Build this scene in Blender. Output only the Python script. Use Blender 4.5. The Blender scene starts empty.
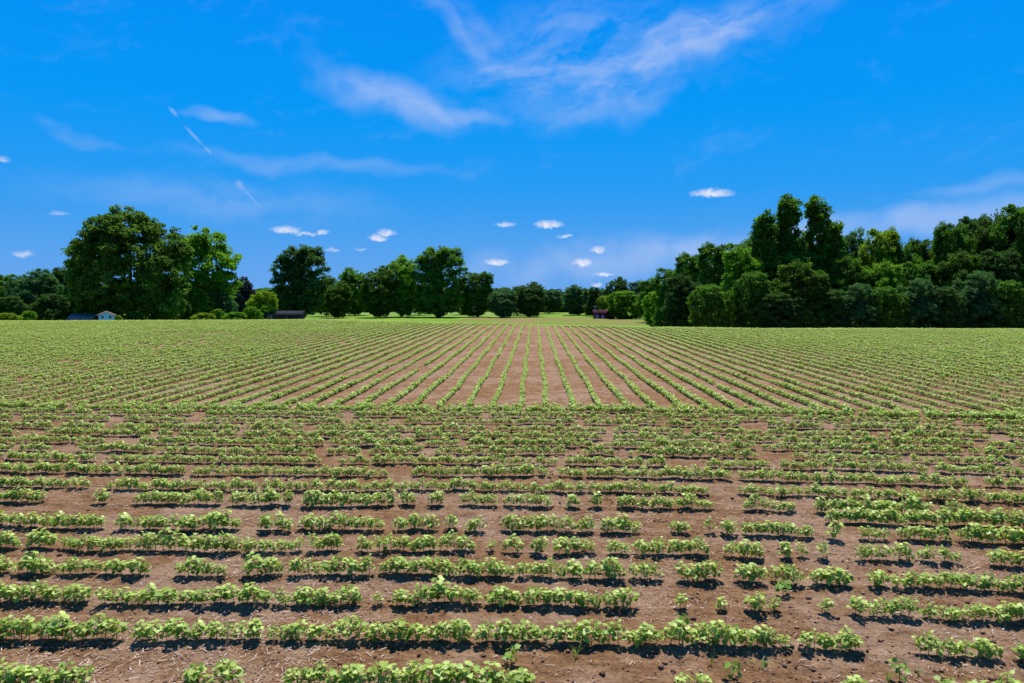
import bpy, math, random
import numpy as np

C = bpy.context.scene.collection
SC = bpy.context.scene
R = math.radians
rng = np.random.default_rng(11)
random.seed(5)

# ------------------------------------------------------------------ camera
CAM_H, FPX, PITCH, YAW = 4.1, 695.0, math.atan(46.5 / 695.0), R(1.85)
cam = bpy.data.cameras.new('camera')
cam.sensor_width = 36.0
cam.lens = FPX / 1024 * 36
cam.clip_end = 20000
cam_o = bpy.data.objects.new('camera', cam)
cam_o.location = (0, 0, CAM_H)
cam_o.rotation_euler = (math.pi / 2 - PITCH, 0, YAW)
C.objects.link(cam_o)
SC.camera = cam_o

# ------------------------------------------------------------------ light, sky, exposure
SUN_EL, SUN_AZ = R(67), R(7)          # azimuth clockwise from +Y: ahead of the camera, a little to the right
SC.view_settings.view_transform = 'Standard'
SC.view_settings.look = 'None'
SC.view_settings.gamma = 1.0
SC.view_settings.use_curve_mapping = False
SC.view_settings.exposure = 0.8
sun = bpy.data.lights.new('sun', 'SUN')
sun.energy = 5.0
sun.angle = R(0.5)
sun.color = (1.0, 0.95, 0.87)
sun_o = bpy.data.objects.new('sun', sun)
sun_o.rotation_euler = (math.pi / 2 - SUN_EL, 0, -SUN_AZ + math.pi)
# a lamp shines along its local -Z; turn it so that it comes from azimuth SUN_AZ
sun_o.rotation_euler = (math.pi / 2 - SUN_EL, 0, math.pi - SUN_AZ)
sun_o.location = (0, 0, 60)
C.objects.link(sun_o)
SC.cycles.max_bounces = 6
SC.cycles.transparent_max_bounces = 4

W = bpy.data.worlds.new('World')
SC.world = W
W.use_nodes = True


class NT:
    """small helper to wire shader nodes"""
    def __init__(s, tree, clear=True):
        s.t = tree
        if clear:
            tree.nodes.clear()

    def n(s, kind, **kw):
        nd = s.t.nodes.new(kind)
        for k, v in kw.items():
            if k.startswith('_'):
                setattr(nd, k[1:], v)
        for k, v in kw.items():
            if not k.startswith('_'):
                key = int(k[1:]) if k[0] == 'i' and k[1:].isdigit() else k.replace('__', ' ')
                s.put(nd.inputs[key], v)
        return nd

    def put(s, sock, v):
        if isinstance(v, bpy.types.NodeSocket):
            s.t.links.new(v, sock)
        elif isinstance(v, bpy.types.Node):
            s.t.links.new(v.outputs[0], sock)
        else:
            sock.default_value = v

    def math(s, op, a, b=0.0, c=0.0, clamp=False):
        nd = s.t.nodes.new('ShaderNodeMath')
        nd.operation = op
        nd.use_clamp = clamp
        s.put(nd.inputs[0], a)
        s.put(nd.inputs[1], b)
        s.put(nd.inputs[2], c)
        return nd.outputs[0]

    def vmath(s, op, a, b=(0, 0, 0), scale=1.0):
        nd = s.t.nodes.new('ShaderNodeVectorMath')
        nd.operation = op
        s.put(nd.inputs[0], a)
        s.put(nd.inputs[1], b)
        if op == 'SCALE':
            s.put(nd.inputs['Scale'], scale)
        return nd.outputs['Value'] if op in ('LENGTH', 'DOT_PRODUCT') else nd.outputs[0]

    def ramp(s, f, lo, hi, a=0.0, b=1.0, smooth=True):
        nd = s.t.nodes.new('ShaderNodeMapRange')
        nd.interpolation_type = 'SMOOTHSTEP' if smooth else 'LINEAR'
        s.put(nd.inputs[0], f)
        nd.inputs[1].default_value = lo
        nd.inputs[2].default_value = hi
        nd.inputs[3].default_value = a
        nd.inputs[4].default_value = b
        return nd.outputs[0]

    def mix(s, f, a, b, mode='MIX'):
        nd = s.t.nodes.new('ShaderNodeMix')
        nd.data_type = 'RGBA'
        nd.blend_type = mode
        s.put(nd.inputs[0], f)
        for sock, v in ((nd.inputs[6], a), (nd.inputs[7], b)):
            if isinstance(v, tuple) and len(v) == 3:
                v = v + (1,)
            s.put(sock, v)
        return nd.outputs[2]

    def noise(s, vec, scale, detail=3.0, rough=0.55, out=0, dist=0.0):
        nd = s.t.nodes.new('ShaderNodeTexNoise')
        s.put(nd.inputs['Vector'], vec)
        nd.inputs['Scale'].default_value = scale
        nd.inputs['Detail'].default_value = detail
        nd.inputs['Roughness'].default_value = rough
        nd.inputs['Distortion'].default_value = dist
        return nd.outputs[out]


def build_sky():
    t = NT(W.node_tree)
    sky = t.n('ShaderNodeTexSky', _sky_type='NISHITA', _sun_disc=False)
    sky.sun_elevation = SUN_EL
    sky.sun_rotation = SUN_AZ
    sky.air_density = 1.0
    sky.dust_density = 0.0
    sky.ozone_density = 3.0
    co = t.n('ShaderNodeTexCoord').outputs['Generated']
    sp = t.n('ShaderNodeSeparateXYZ', i0=co)
    az = t.math('MULTIPLY', t.math('ARCTAN2', sp.outputs[0], sp.outputs[1]), 180 / math.pi)
    el = t.math('MULTIPLY', t.math('ARCSINE', sp.outputs[2]), 180 / math.pi)
    ae = t.n('ShaderNodeCombineXYZ', i0=az, i1=el).outputs[0]
    # deep clear summer blue, a little paler toward the horizon all the way round
    col = t.mix(t.ramp(el, -2, 9), (1.3, 3.25, 7.0), (.22, 2.80, 7.4))
    col = t.mix(t.ramp(el, 5, 15), col, (.0, 2.62, 7.75))
    col = t.mix(t.ramp(el, 12, 26), col, (.0, 2.15, 7.6))
    col = t.mix(t.ramp(el, 24, 80), col, (.0, .65, 2.5))
    col = t.mix(0.008, col, sky.outputs[0])

    def local(vec, a, e, L, Wd, rot):
        return t.n('ShaderNodeMapping', _vector_type='TEXTURE', i0=vec, Location=(a, e, 0),
                   Rotation=(0, 0, R(rot)), Scale=(L, Wd, 1)).outputs[0]

    # wispy high cloud: soft ellipses of direction broken up by streaky noise
    soft = t.vmath('ADD', ae, t.vmath('SCALE', t.vmath('SUBTRACT', t.noise(ae, 0.16, 3, 0.55, 1), (0.5, 0.5, 0.5)), scale=3.6))
    wisps = [  # azimuth, elevation, half length, half width, turn, strength, lower noise, upper noise
        (-11.6, 15.5, 8.2, 2.1, -14, 0.62, 0.10, 0.55),
        (-6.3, 14.4, 5.5, 0.75, -17, 0.40, 0.10, 0.60),
        (-5.2, 20.3, 5.5, 1.7, -40, 0.36, 0.25, 0.65),
        (4.0, 18.0, 14.0, 5.6, 4, 0.62, 0.33, 0.72),
        (14.5, 19.8, 11.0, 2.3, 9, 0.66, 0.25, 0.68),
        (11.0, 18.2, 5.0, 1.0, 7, 0.40, 0.20, 0.60),
        (4.5, 14.8, 10.0, 2.4, 8, 0.26, 0.20, 0.60),
        (-24.2, 13.1, 3.2, 0.55, -3, 0.42, 0.10, 0.60),
        (-17.0, 10.0, 14.0, 0.9, -2, 0.28, 0.10, 0.60),
        (-24.0, 7.2, 16.0, 2.0, -2, 0.27, 0.15, 0.65),
        (-33.0, 11.0, 3.5, 0.6, -8, 0.22, 0.20, 0.60),
        (27.0, 4.9, 22.0, 1.7, 5, 0.62, 0.00, 0.45),
        (7.0, 3.0, 20.0, 2.2, 4, 0.48, 0.00, 0.50),
        (32.0, 7.3, 6.0, 0.7, 5, 0.30, 0.10, 0.60),
    ]
    tot = None
    for (a, e, L, Wd, rot, s, lo, hi) in wisps:
        v = local(soft, a, e, L, Wd, rot)
        d = t.vmath('LENGTH', v)
        m = t.ramp(d, 1.05, 0.15)
        streak = t.noise(local(soft, a, e, 6.5, 1.5, rot + 6), 1.0, 6, 0.58, 0, .15)
        m = t.math('MULTIPLY', m, t.ramp(streak, lo, hi, 0, s * .8))
        tot = m if tot is None else t.math('ADD', tot, m)
    # thin cirrus that goes on over the rest of the sky
    gen = t.noise(local(soft, 60, 0, 9.0, 2.2, 12), 0.9, 5, 0.6)
    gen = t.math('MULTIPLY', t.ramp(gen, 0.52, 0.8, 0, 0.09), t.ramp(el, 3, 12))
    tot = t.math('ADD', tot, gen)
    # dashed vapour trail
    dash = [(-27.4, 13.1, 0.55, 0.17), (-26.1, 11.6, 1.0, 0.17), (-25.15, 10.65, 0.45, 0.13), (-23.0, 8.3, 0.5, 0.35), (-22.2, 7.4, 1.6, 0.06)]
    fine = t.vmath('ADD', ae, t.vmath('SCALE', t.vmath('SUBTRACT', t.noise(ae, 2.2, 3, 0.6, 1), (0.5, 0.5, 0.5)), scale=0.22))
    for (a, e, L, Wd) in dash:
        d = t.vmath('LENGTH', local(fine, a, e, L, Wd, -47))
        tot = t.math('ADD', tot, t.ramp(d, 1.1, 0.2, 0, 0.31))
    tot = t.math('MINIMUM', tot, 0.75)
    col = t.mix(tot, col, (3.9, 5.0, 7.6))
    # fair-weather puffs low in the sky
    puff = [(-19.75, 4.95, 1.45, 0.55, 0.85), (-18.2, 4.75, 1.2, 0.3, 0.7), (-17.0, 4.87, 0.6, 0.34, 0.7), (-12.7, 4.45, 0.95, 0.5, 0.9),
            (-12.0, 4.9, 1.0, 0.5, 0.9), (-16.2, 3.56, 0.85, 0.28, 0.5), (-17.3, 2.5, 0.7, 0.38, 0.7), (-2.4, 5.69, 1.15, 0.32, 0.65),
            (1.1, 5.64, 1.55, 0.52, 0.95), (2.5, 4.71, 0.8, 0.3, 0.65), (-3.1, 2.65, 1.3, 0.42, 0.95), (3.9, 2.5, 1.0, 0.62, 1.0),
            (5.15, 3.6, 0.8, 0.42, 0.85), (5.6, 1.65, 0.95, 0.3, 0.85), (5.1, 0.8, 0.6, 0.35, 0.8), (14.0, 7.8, 2.0, 0.62, 1.0), (-36.8, 2.7, 0.8, 0.4, 0.6),
            (-34.7, 5.5, 0.8, 0.32, 0.4), (-38.0, 8.8, 0.9, 0.4, 0.5), (-14.0, 3.6, 0.7, 0.22, 0.4),
            (46, 5.5, 1.6, 0.5, 0.8), (58, 3.4, 1.2, 0.45, 0.8), (-49, 4.2, 1.5, 0.5, 0.8), (-62, 6.2, 1.2, 0.4, 0.7),
            (95, 4.5, 1.6, 0.5, 0.8), (-110, 5, 1.5, 0.5, 0.8), (150, 4, 1.4, 0.5, 0.8), (-165, 5.5, 1.6, 0.5, 0.8)]
    bump = t.vmath('ADD', ae, t.vmath('SCALE', t.vmath('SUBTRACT', t.noise(ae, 1.5, 5, 0.62, 1), (0.5, 0.5, 0.5)), scale=.75))
    pt = None
    for (a, e, L, Wd, s) in puff:
        v = local(bump, a, e, L * .9, Wd * .85, 0)
        y = t.n('ShaderNodeSeparateXYZ', i0=v).outputs[1]
        flat = t.math('ADD', t.vmath('LENGTH', v), t.math('MULTIPLY', t.math('MINIMUM', y, 0.0), -0.9))
        m = t.ramp(flat, 1.15, 0.2, 0, s)
        pt = m if pt is None else t.math('MAXIMUM', pt, m)
    shade = t.ramp(t.noise(ae, 2.6, 4, 0.6), 0.3, 0.75)
    pc = t.mix(shade, (4.9, 5.6, 7.6), (7.2, 7.5, 8.2))
    col = t.mix(pt, col, pc)
    bg = t.n('ShaderNodeBackground', Color=col, Strength=0.069)
    out = t.n('ShaderNodeOutputWorld')
    t.t.links.new(bg.outputs[0], out.inputs[0])


build_sky()

# ------------------------------------------------------------------ numbers: noise, terrain, projection


def _hash(i, j, seed):
    n = (i.astype(np.int64) * 374761393 + j.astype(np.int64) * 668265263 + seed * 974634533) & 0x7fffffff
    n = ((n ^ (n >> 13)) * 1274126177) & 0x7fffffff
    n = n ^ (n >> 16)
    return (n & 0xffff) / 65535.0


def vnoise(x, y, s, seed=0):
    x = np.asarray(x, float) / s
    y = np.asarray(y, float) / s
    i, j = np.floor(x), np.floor(y)
    fx, fy = x - i, y - j
    fx, fy = fx * fx * (3 - 2 * fx), fy * fy * (3 - 2 * fy)
    a, b = _hash(i, j, seed), _hash(i + 1, j, seed)
    c, d = _hash(i, j + 1, seed), _hash(i + 1, j + 1, seed)
    return (a + (b - a) * fx) * (1 - fy) + (c + (d - c) * fx) * fy - 0.5


def sstep(a, b, x):
    u = np.clip((x - a) / (b - a), 0, 1)
    return u * u * (3 - 2 * u)


FLOOR = -4.0


def terrain(X, Y):
    """broad lie of the land: nearly level, a low swell, then a gentle drop to the lawns beyond"""
    X = np.asarray(X, float)
    Y = np.asarray(Y, float)
    tt = np.interp(X, [-75, -35, -5, 5, 18, 30, 90], [.0353, .0331, .0385, .0410, .0432, .0446, .0446])
    d0 = np.interp(X, [-75, -35, -5, 10, 30, 90], [96, 100, 86, 81, 80, 80])
    u0 = 11.0
    z0 = CAM_H - tt * (d0 + u0 / 2) - .42
    k = tt / (2 * u0)
    z = z0 * sstep(38, d0, Y)
    u = np.clip(Y - d0, 0, None)
    ul = 0.085 / (2 * k)
    drop = np.where(u < ul, k * u * u, k * ul * ul + 0.085 * (u - ul))
    z = z - drop
    s = 0.5
    z = FLOOR + s * np.logaddexp(0, (z - FLOOR) / s)          # levels out on the low ground
    far = np.clip(np.hypot(X, Y) - 420, 0, None)
    return z + 0.004 * far * (Y > 0)


def bend(X):
    return np.interp(X, [-24, -12, -8, -4.5, -1.5, 0, 3, 6, 8, 17, 25], [-.3, .0, .12, .12, 0, 0, .06, .24, .38, 1.15, 1.8])


def d_of(y):
    return CAM_H / math.tan(PITCH + math.atan((y - 341.5) / FPX))


ROW_D = [6.0, 6.92] + [d_of(y) for y in (645, 608, 579, 554, 533)] + [12.6] + [d_of(y) for y in (507.5, 492.5, 478, 466, 456)] + [18.47, 19.46, 20.5, 21.7, 22.9, 24.0]
EDGE = 24.9                            # where the long rows start


def fine(X, Y):
    m = sstep(27, 22, Y) * sstep(3.5, 5, Y)
    h = 0.035 * vnoise(X, Y, .9, 1) + 0.03 * vnoise(X, Y, .33, 2) + 0.024 * vnoise(X, Y, .14, 3)
    h = h + 0.035 * np.clip(vnoise(X, Y, .21, 7) + vnoise(X, Y, .5, 8) * .5 - .12, 0, None) * 2
    yy = np.asarray(Y, float) + bend(np.asarray(X, float))
    r = np.zeros_like(h)
    for D in ROW_D:
        r = r + np.exp(-((yy - D) / .13) ** 2)
    return m * (h + 0.03 * r)


def ground(X, Y):
    return terrain(X, Y) + fine(X, Y)


def el_of(y):
    return -(PITCH + math.atan((y - 341.5) / FPX))


def at(px, d):
    """ground point seen in direction px (pixels right of the left edge) d metres ahead"""
    ax = d * math.cos(PITCH) + CAM_H * math.sin(PITCH)
    r = (px - 512) / FPX * ax
    return (d * -math.sin(YAW) + r * math.cos(YAW), d * math.cos(YAW) + r * math.sin(YAW))


def row_x(px, D):
    """X where the cross row at distance D is seen in direction px"""
    X = 0.0
    u = (px - 512) / FPX
    for _ in range(6):
        Y = D - float(bend(X))
        ax0 = Y * math.cos(YAW) * math.cos(PITCH) + CAM_H * math.sin(PITCH)
        X = (u * ax0 - Y * math.sin(YAW)) / (math.cos(YAW) + u * math.sin(YAW) * math.cos(PITCH))
    return X


# ------------------------------------------------------------------ materials


def mat(name):
    m = bpy.data.materials.new(name)
    m.use_nodes = True
    return m, NT(m.node_tree)


def finish(t, sh, bump=None):
    o = t.n('ShaderNodeOutputMaterial')
    t.t.links.new(sh, o.inputs[0])


def bsdf(t, color, rough=.8, spec=.2, normal=None):
    b = t.n('ShaderNodeBsdfPrincipled')
    if isinstance(color, tuple) and len(color) == 3:
        color = color + (1,)
    t.put(b.inputs['Base Color'], color)
    t.put(b.inputs['Roughness'], rough)
    t.put(b.inputs['Specular IOR Level'], spec)
    if normal is not None:
        t.put(b.inputs['Normal'], normal)
    return b.outputs[0]


def plain(name, c, rough=.8, var=.25, scale=8.0, spec=.06):
    m, t = mat(name)
    co = t.n('ShaderNodeTexCoord').outputs['Object']
    n = t.noise(co, scale, 4)
    k = t.ramp(n, .3, .7, 1 - var, 1 + var)
    cc = t.vmath('SCALE', c, scale=k)
    finish(t, bsdf(t, cc, rough, spec))
    return m


def leaf_mat(name, dark, light, trans=.3, rough=.5, spec=.35, var=.22, pale=None):
    """leaf colour from a per-leaf tint and a per-object shift"""
    m, t = mat(name)
    tint = t.n('ShaderNodeAttribute', _attribute_name='tint').outputs['Fac']
    rnd = t.n('ShaderNodeObjectInfo').outputs['Random']
    f = t.math('ADD', tint, t.math('MULTIPLY', t.math('SUBTRACT', rnd, .5), var), clamp=True)
    c = t.mix(f, dark, light)
    if pale:
        c = t.mix(t.ramp(tint, .62, 1.0, 0, .75), c, pale)
    b = bsdf(t, c, rough, spec)
    tr = t.n('ShaderNodeBsdfTranslucent', Color=t.mix(.6, c, t.vmath('MULTIPLY', c, (1.25, 1.3, .5))))
    mx = t.n('ShaderNodeMixShader', i0=trans)
    t.t.links.new(b, mx.inputs[1])
    t.t.links.new(tr.outputs[0], mx.inputs[2])
    finish(t, mx.outputs[0])
    return m


def soil_material():
    m, t = mat('tilled_soil')
    co = t.n('ShaderNodeTexCoord').outputs['Object']
    big = t.noise(co, .28, 4, .6)
    mid = t.noise(co, 1.6, 5, .62)
    fin = t.noise(co, 14.0, 6, .7)
    grit = t.noise(co, 60.0, 3, .6)
    c = t.mix(t.ramp(fin, .28, .72), (0.082, 0.041, 0.019), (0.247, 0.134, 0.063))
    c = t.mix(t.ramp(mid, .35, .7, 0, .5), c, (0.289, 0.166, 0.082))
    # patches of pale weathered straw and bleached crop residue
    patch = t.ramp(t.math('ADD', t.math('MULTIPLY', big, .55), t.math('MULTIPLY', mid, .45)), .455, .57)
    stre = t.noise(t.n('ShaderNodeMapping', i0=co, Scale=(1, 2.2, 1)).outputs[0], 22, 5, .75)
    c = t.mix(t.math('MULTIPLY', patch, t.ramp(stre, .36, .66, .1, .85)), c, (0.318, 0.226, 0.174))
    # tillage marks drawn out along the cross rows
    drag = t.noise(t.n('ShaderNodeMapping', i0=co, Scale=(.35, 3.2, 1)).outputs[0], 4.0, 5, .65)
    along = t.noise(t.n('ShaderNodeMapping', i0=co, Scale=(3.4, .4, 1)).outputs[0], 4.0, 5, .65)
    far = t.ramp(t.n('ShaderNodeSeparateXYZ', i0=co).outputs[1], 24.3, 25.4)
    drag = t.math('ADD', t.math('MULTIPLY', along, far), t.math('MULTIPLY', drag, t.math('SUBTRACT', 1.0, far)))
    c = t.mix(t.ramp(drag, .50, .68, 0, .5), c, (0.124, 0.063, 0.033))
    c = t.mix(t.ramp(drag, .46, .34, 0, .4), c, (0.330, 0.212, 0.118))
    mot = t.noise(co, 6.5, 6, .74)
    c = t.mix(t.ramp(mot, .50, .66, 0, .7), c, (0.082, 0.042, 0.024))  # mottled soil; dark specks also paint in the micro-shadow of furrows
    c = t.mix(t.ramp(grit, .58, .74, 0, .75), c, (0.296, 0.218, 0.153))
    c = t.mix(t.ramp(grit, .44, .28, 0, .8), c, (0.054, 0.025, 0.014))
    h = t.math('ADD', t.math('ADD', t.math('MULTIPLY', fin, .06), t.math('MULTIPLY', mot, .14)), t.math('MULTIPLY', grit, .014))
    bp = t.n('ShaderNodeBump', Strength=.85, Distance=1.0, Height=h)
    finish(t, bsdf(t, c, .95, .08, bp.outputs[0]))
    return m


def meadow_material():
    m, t = mat('mown_grass')
    co = t.n('ShaderNodeTexCoord').outputs['Object']
    a = t.noise(co, .05, 5, .6)
    b = t.noise(co, .9, 5, .7)
    c = t.mix(t.ramp(a, .35, .65), (0.072, 0.157, 0.008), (0.140, 0.221, 0.019))
    c = t.mix(t.ramp(b, .3, .75, 0, .6), c, (0.065, 0.138, 0.009))
    bp = t.n('ShaderNodeBump', Strength=.6, Distance=.3, Height=b)
    finish(t, bsdf(t, c, .9, .1, bp.outputs[0]))
    return m


def stubble_material():
    m, t = mat('weedy_stubble')
    co = t.n('ShaderNodeTexCoord').outputs['Object']
    a = t.noise(t.n('ShaderNodeMapping', i0=co, Scale=(.5, 1, 1)).outputs[0], .16, 5, .66)
    b = t.noise(co, .7, 5, .7)
    c = t.mix(t.ramp(a, .42, .60), (.100, .150, .020), (.170, .112, .058))
    c = t.mix(t.ramp(b, .45, .75, 0, .6), c, (.120, .150, .024))
    finish(t, bsdf(t, c, .95, .05))
    return m


M = {}
M['soil'] = soil_material()
M['meadow'] = meadow_material()
M['stubble'] = stubble_material()
M['crop'] = leaf_mat('crop_leaf', (.110, .205, .012), (.440, .575, .115), .42, .52, .32, .25, (.56, .64, .24))
M['cropstem'] = plain('crop_stem', (.17, .10, .05), .7, .3, 30)
M['weed'] = leaf_mat('weed_leaf', (.10, .20, .02), (.20, .34, .04), .35)
M['straw'] = leaf_mat('dry_straw', (.18, .12, .08), (.52, .42, .37), .1, .8, .1, .0)
M['clod'] = leaf_mat('soil_clod', (.08, .042, .028), (.25, .145, .095), .0, .95, .05, .0)
M['bark'] = plain('bark', (.085, .065, .050), .95, .35, 3)
M['f_oak'] = leaf_mat('oak_foliage', (0.023, 0.071, 0.007), (0.111, 0.217, 0.020), .38, .7, .06)
M['f_dark'] = leaf_mat('dark_foliage', (0.014, 0.050, 0.011), (0.074, 0.165, 0.026), .34, .7, .06)
M['f_mid'] = leaf_mat('mid_green_foliage', (0.028, 0.096, 0.009), (0.122, 0.274, 0.024), .40, .7, .06)
M['f_bright'] = leaf_mat('bright_green_foliage', (0.053, 0.154, 0.009), (0.185, 0.376, 0.024), .44, .7, .06)
M['f_yellow'] = leaf_mat('yellow_green_foliage', (0.101, 0.188, 0.009), (0.254, 0.399, 0.026), .44, .7, .06)
M['f_blue'] = leaf_mat('blue_green_or_hazed_foliage', (0.023, 0.082, 0.024), (0.095, 0.217, 0.062), .36, .7, .06)  # own leaf tone nearby; on far trees, haze put into the colour
M['f_purple'] = leaf_mat('purplish_foliage', (.018, .026, .028), (.045, .060, .055), .2, .7, .06)
M['wall_blue'] = plain('pale_blue_siding', (.30, .55, .78), .7, .08, 3)
M['wall_white'] = plain('white_siding', (.74, .74, .74), .7, .08, 3)
M['wall_dark'] = plain('weathered_dark_board', (.030, .030, .040), .8, .3, 3)
M['wall_red'] = plain('dark_red_board', (.085, .012, .022), .75, .3, 3)
M['roof_pink'] = plain('faded_red_roof', (.30, .15, .14), .8, .15, 3)
M['roof_grey'] = plain('grey_metal_roof', (.016, .018, .026), .9, .2, 3)
M['roof_dark'] = plain('dark_shingle', (.035, .028, .040), .8, .2, 3)
M['roof_red'] = plain('dark_red_roof', (.026, .006, .012), .9, .3, 3)
M['glass'] = plain('dark_window_glass', (.015, .03, .06), .15, .1, 3, .5)
M['pale'] = plain('pale_lilac_panel', (.42, .30, .46), .6, .15, 3)
M['road'] = plain('grey_road', (.24, .24, .25), .9, .15, .5)
M['post'] = plain('grey_post', (.20, .22, .26), .8, .2, 3)

# ------------------------------------------------------------------ mesh helpers


def mesh_from(name, V, F, mats=(), tint=None, smooth=False, midx=None):
    """V (n,3) array; F list of equal-sided (m,k) arrays"""
    V = np.asarray(V, np.float32)
    Fs = [np.asarray(f, np.int32) for f in (F if isinstance(F, list) else [F]) if len(f)]
    me = bpy.data.meshes.new(name)
    me.vertices.add(len(V))
    me.vertices.foreach_set('co', V.ravel())
    nl = sum(f.size for f in Fs)
    npoly = sum(len(f) for f in Fs)
    me.loops.add(nl)
    me.polygons.add(npoly)
    me.loops.foreach_set('vertex_index', np.concatenate([f.ravel() for f in Fs]))
    tot = np.concatenate([np.full(len(f), f.shape[1], np.int32) for f in Fs])
    st = np.concatenate([[0], np.cumsum(tot)[:-1]]).astype(np.int32)
    me.polygons.foreach_set('loop_start', st)
    for m in mats:
        me.materials.append(m)
    if midx is not None:
        me.polygons.foreach_set('material_index', np.asarray(midx, np.int32))
    me.update(calc_edges=True)
    me.validate()
    if tint is not None:
        a = me.attributes.new('tint', 'FLOAT', 'POINT')
        a.data.foreach_set('value', np.asarray(tint, np.float32))
    if smooth:
        me.polygons.foreach_set('use_smooth', np.ones(npoly, bool))
    return me


def link(name, me, parent=None, loc=(0, 0, 0), rz=0.0, **props):
    o = bpy.data.objects.new(name, me)
    C.objects.link(o)
    o.parent = parent
    o.location = loc
    o.rotation_euler = (0, 0, rz)
    for k, v in props.items():
        if v is not None:
            o[k] = v
    return o


def thing(name, label, cat, loc, rz=0.0, group=None):
    return link(name, None, None, loc, rz, label=label, category=cat, group=group)


class MB:
    """collects tubes, boxes and polygons into one mesh"""
    def __init__(s):
        s.v, s.q, s.t, s.c, s.n = [], [], [], [], 0

    def add(s, V, quads=(), tris=(), tint=.5):
        V = np.asarray(V, float)
        if len(quads):
            s.q.append(np.asarray(quads) + s.n)
        if len(tris):
            s.t.append(np.asarray(tris) + s.n)
        s.v.append(V)
        s.c.append(np.full(len(V), tint) if np.isscalar(tint) else tint)
        s.n += len(V)

    def tube(s, pts, radii, k=6, tint=.5):
        pts = np.asarray(pts, float)
        V = []
        for i, p in enumerate(pts):
            d = pts[min(i + 1, len(pts) - 1)] - pts[max(i - 1, 0)]
            d = d / (np.linalg.norm(d) + 1e-9)
            a = np.cross(d, (0.3, 0.9, 0.1) if abs(d[2]) > .7 else (0, 0, 1))
            a = a / (np.linalg.norm(a) + 1e-9)
            b = np.cross(d, a)
            for j in range(k):
                w = 2 * math.pi * j / k
                V.append(p + radii[i] * (a * math.cos(w) + b * math.sin(w)))
        q = []
        for i in range(len(pts) - 1):
            for j in range(k):
                q.append((i * k + j, i * k + (j + 1) % k, (i + 1) * k + (j + 1) % k, (i + 1) * k + j))
        n = len(V)
        V.append(pts[-1])
        tr = [((len(pts) - 1) * k + j, (len(pts) - 1) * k + (j + 1) % k, n) for j in range(k)]
        s.add(V, q, tr, tint)

    def box(s, x0, x1, y0, y1, z0, z1):
        V = [(x, y, z) for z in (z0, z1) for y in (y0, y1) for x in (x0, x1)]
        s.add(V, [(0, 2, 3, 1), (4, 5, 7, 6), (0, 1, 5, 4), (1, 3, 7, 5), (3, 2, 6, 7), (2, 0, 4, 6)])

    def mesh(s, name, mats, smooth=False):
        F = []
        if s.q:
            F.append(np.concatenate(s.q))
        if s.t:
            F.append(np.concatenate(s.t))
        return mesh_from(name, np.concatenate(s.v), F, mats, np.concatenate(s.c), smooth)


def grid_mesh(name, xs, ys, zf, mats):
    X, Y = np.meshgrid(xs, ys)
    Z = zf(X, Y)
    V = np.stack([X, Y, Z], -1).reshape(-1, 3)
    nx, ny = len(xs), len(ys)
    i = np.arange(nx * (ny - 1)).reshape(ny - 1, nx)[:, :-1].ravel()
    F = np.stack([i, i + 1, i + 1 + nx, i + nx], -1)
    return mesh_from(name, V, F, mats, smooth=True)


# ------------------------------------------------------------------ ground
def graded(lo, a, b, hi, fine_step, coarse_step):
    left = np.arange(lo, a - fine_step, coarse_step)
    mid = np.arange(a, b, fine_step)
    right = np.arange(b, hi + coarse_step, coarse_step)
    return np.concatenate([left, mid, right])


xs = graded(-190, -19.5, 19.5, 190, .09, 2.5)
ys = np.concatenate([np.arange(-14, 4, 1.5), np.arange(4.5, 15, .055), np.arange(15, 27, .08), np.arange(27, 60, .5), np.arange(60, 128, 1.0)])
field = link('field', grid_mesh('field', xs, ys, ground, [M['soil']]), kind='structure')

far = np.concatenate([-np.geomspace(6000, 200, 26), np.arange(-195, 196, 5.0), np.geomspace(200, 6000, 26)])
fay = np.concatenate([-np.geomspace(6000, 40, 16), np.arange(-30, 130, 5.0), np.arange(130, 340, 5.0), np.geomspace(345, 9000, 34)])
link('ground', grid_mesh('ground', far, fay, lambda X, Y: terrain(X, Y) - .30 * sstep(126, 112, Y) * (np.abs(X) < 192) * (Y > -13), [M['meadow']]), kind='structure')

link('stubble_strip', grid_mesh('stubble_strip', np.arange(-24, 62, 2.0), np.arange(190, 256, 2.0),
     lambda X, Y: terrain(X, Y) + .02, [M['stubble']]), kind='structure')
link('road', grid_mesh('road', np.arange(-110, 0, 5.0), np.arange(304, 309, 2.0), lambda X, Y: terrain(X, Y) + .03, [M['road']]), kind='structure')

# ------------------------------------------------------------------ crop plants
LEAF = [(-.10, .28), (.12, .50), (.38, .46), (.52, .62), (.66, .34), (1.0, 0.0)]        # one side of a lobed leaf outline
OUT = np.array([(0, 0)] + LEAF + [(x, -y) for x, y in LEAF[-2::-1]])


def leaf(mb, base, yaw, pitch, roll, L, tint):
    n = len(OUT)
    P = np.concatenate([[(0.36, 0)], OUT]) * L
    r2 = (P ** 2).sum(1) / (L * L)
    z = -.16 * L * r2 + .22 * np.abs(P[:, 1])
    V = np.stack([P[:, 0], P[:, 1], z], -1)
    cr, sr = math.cos(roll), math.sin(roll)
    V = V @ np.array([[1, 0, 0], [0, cr, -sr], [0, sr, cr]]).T
    cp, sp = math.cos(pitch), math.sin(pitch)
    V = V @ np.array([[cp, 0, -sp], [0, 1, 0], [sp, 0, cp]]).T
    cy, sy = math.cos(yaw), math.sin(yaw)
    V = V @ np.array([[cy, -sy, 0], [sy, cy, 0], [0, 0, 1]]).T
    mb.add(V + base, tris=[(0, 1 + i, 1 + (i + 1) % n) for i in range(n)], tint=tint)


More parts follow.
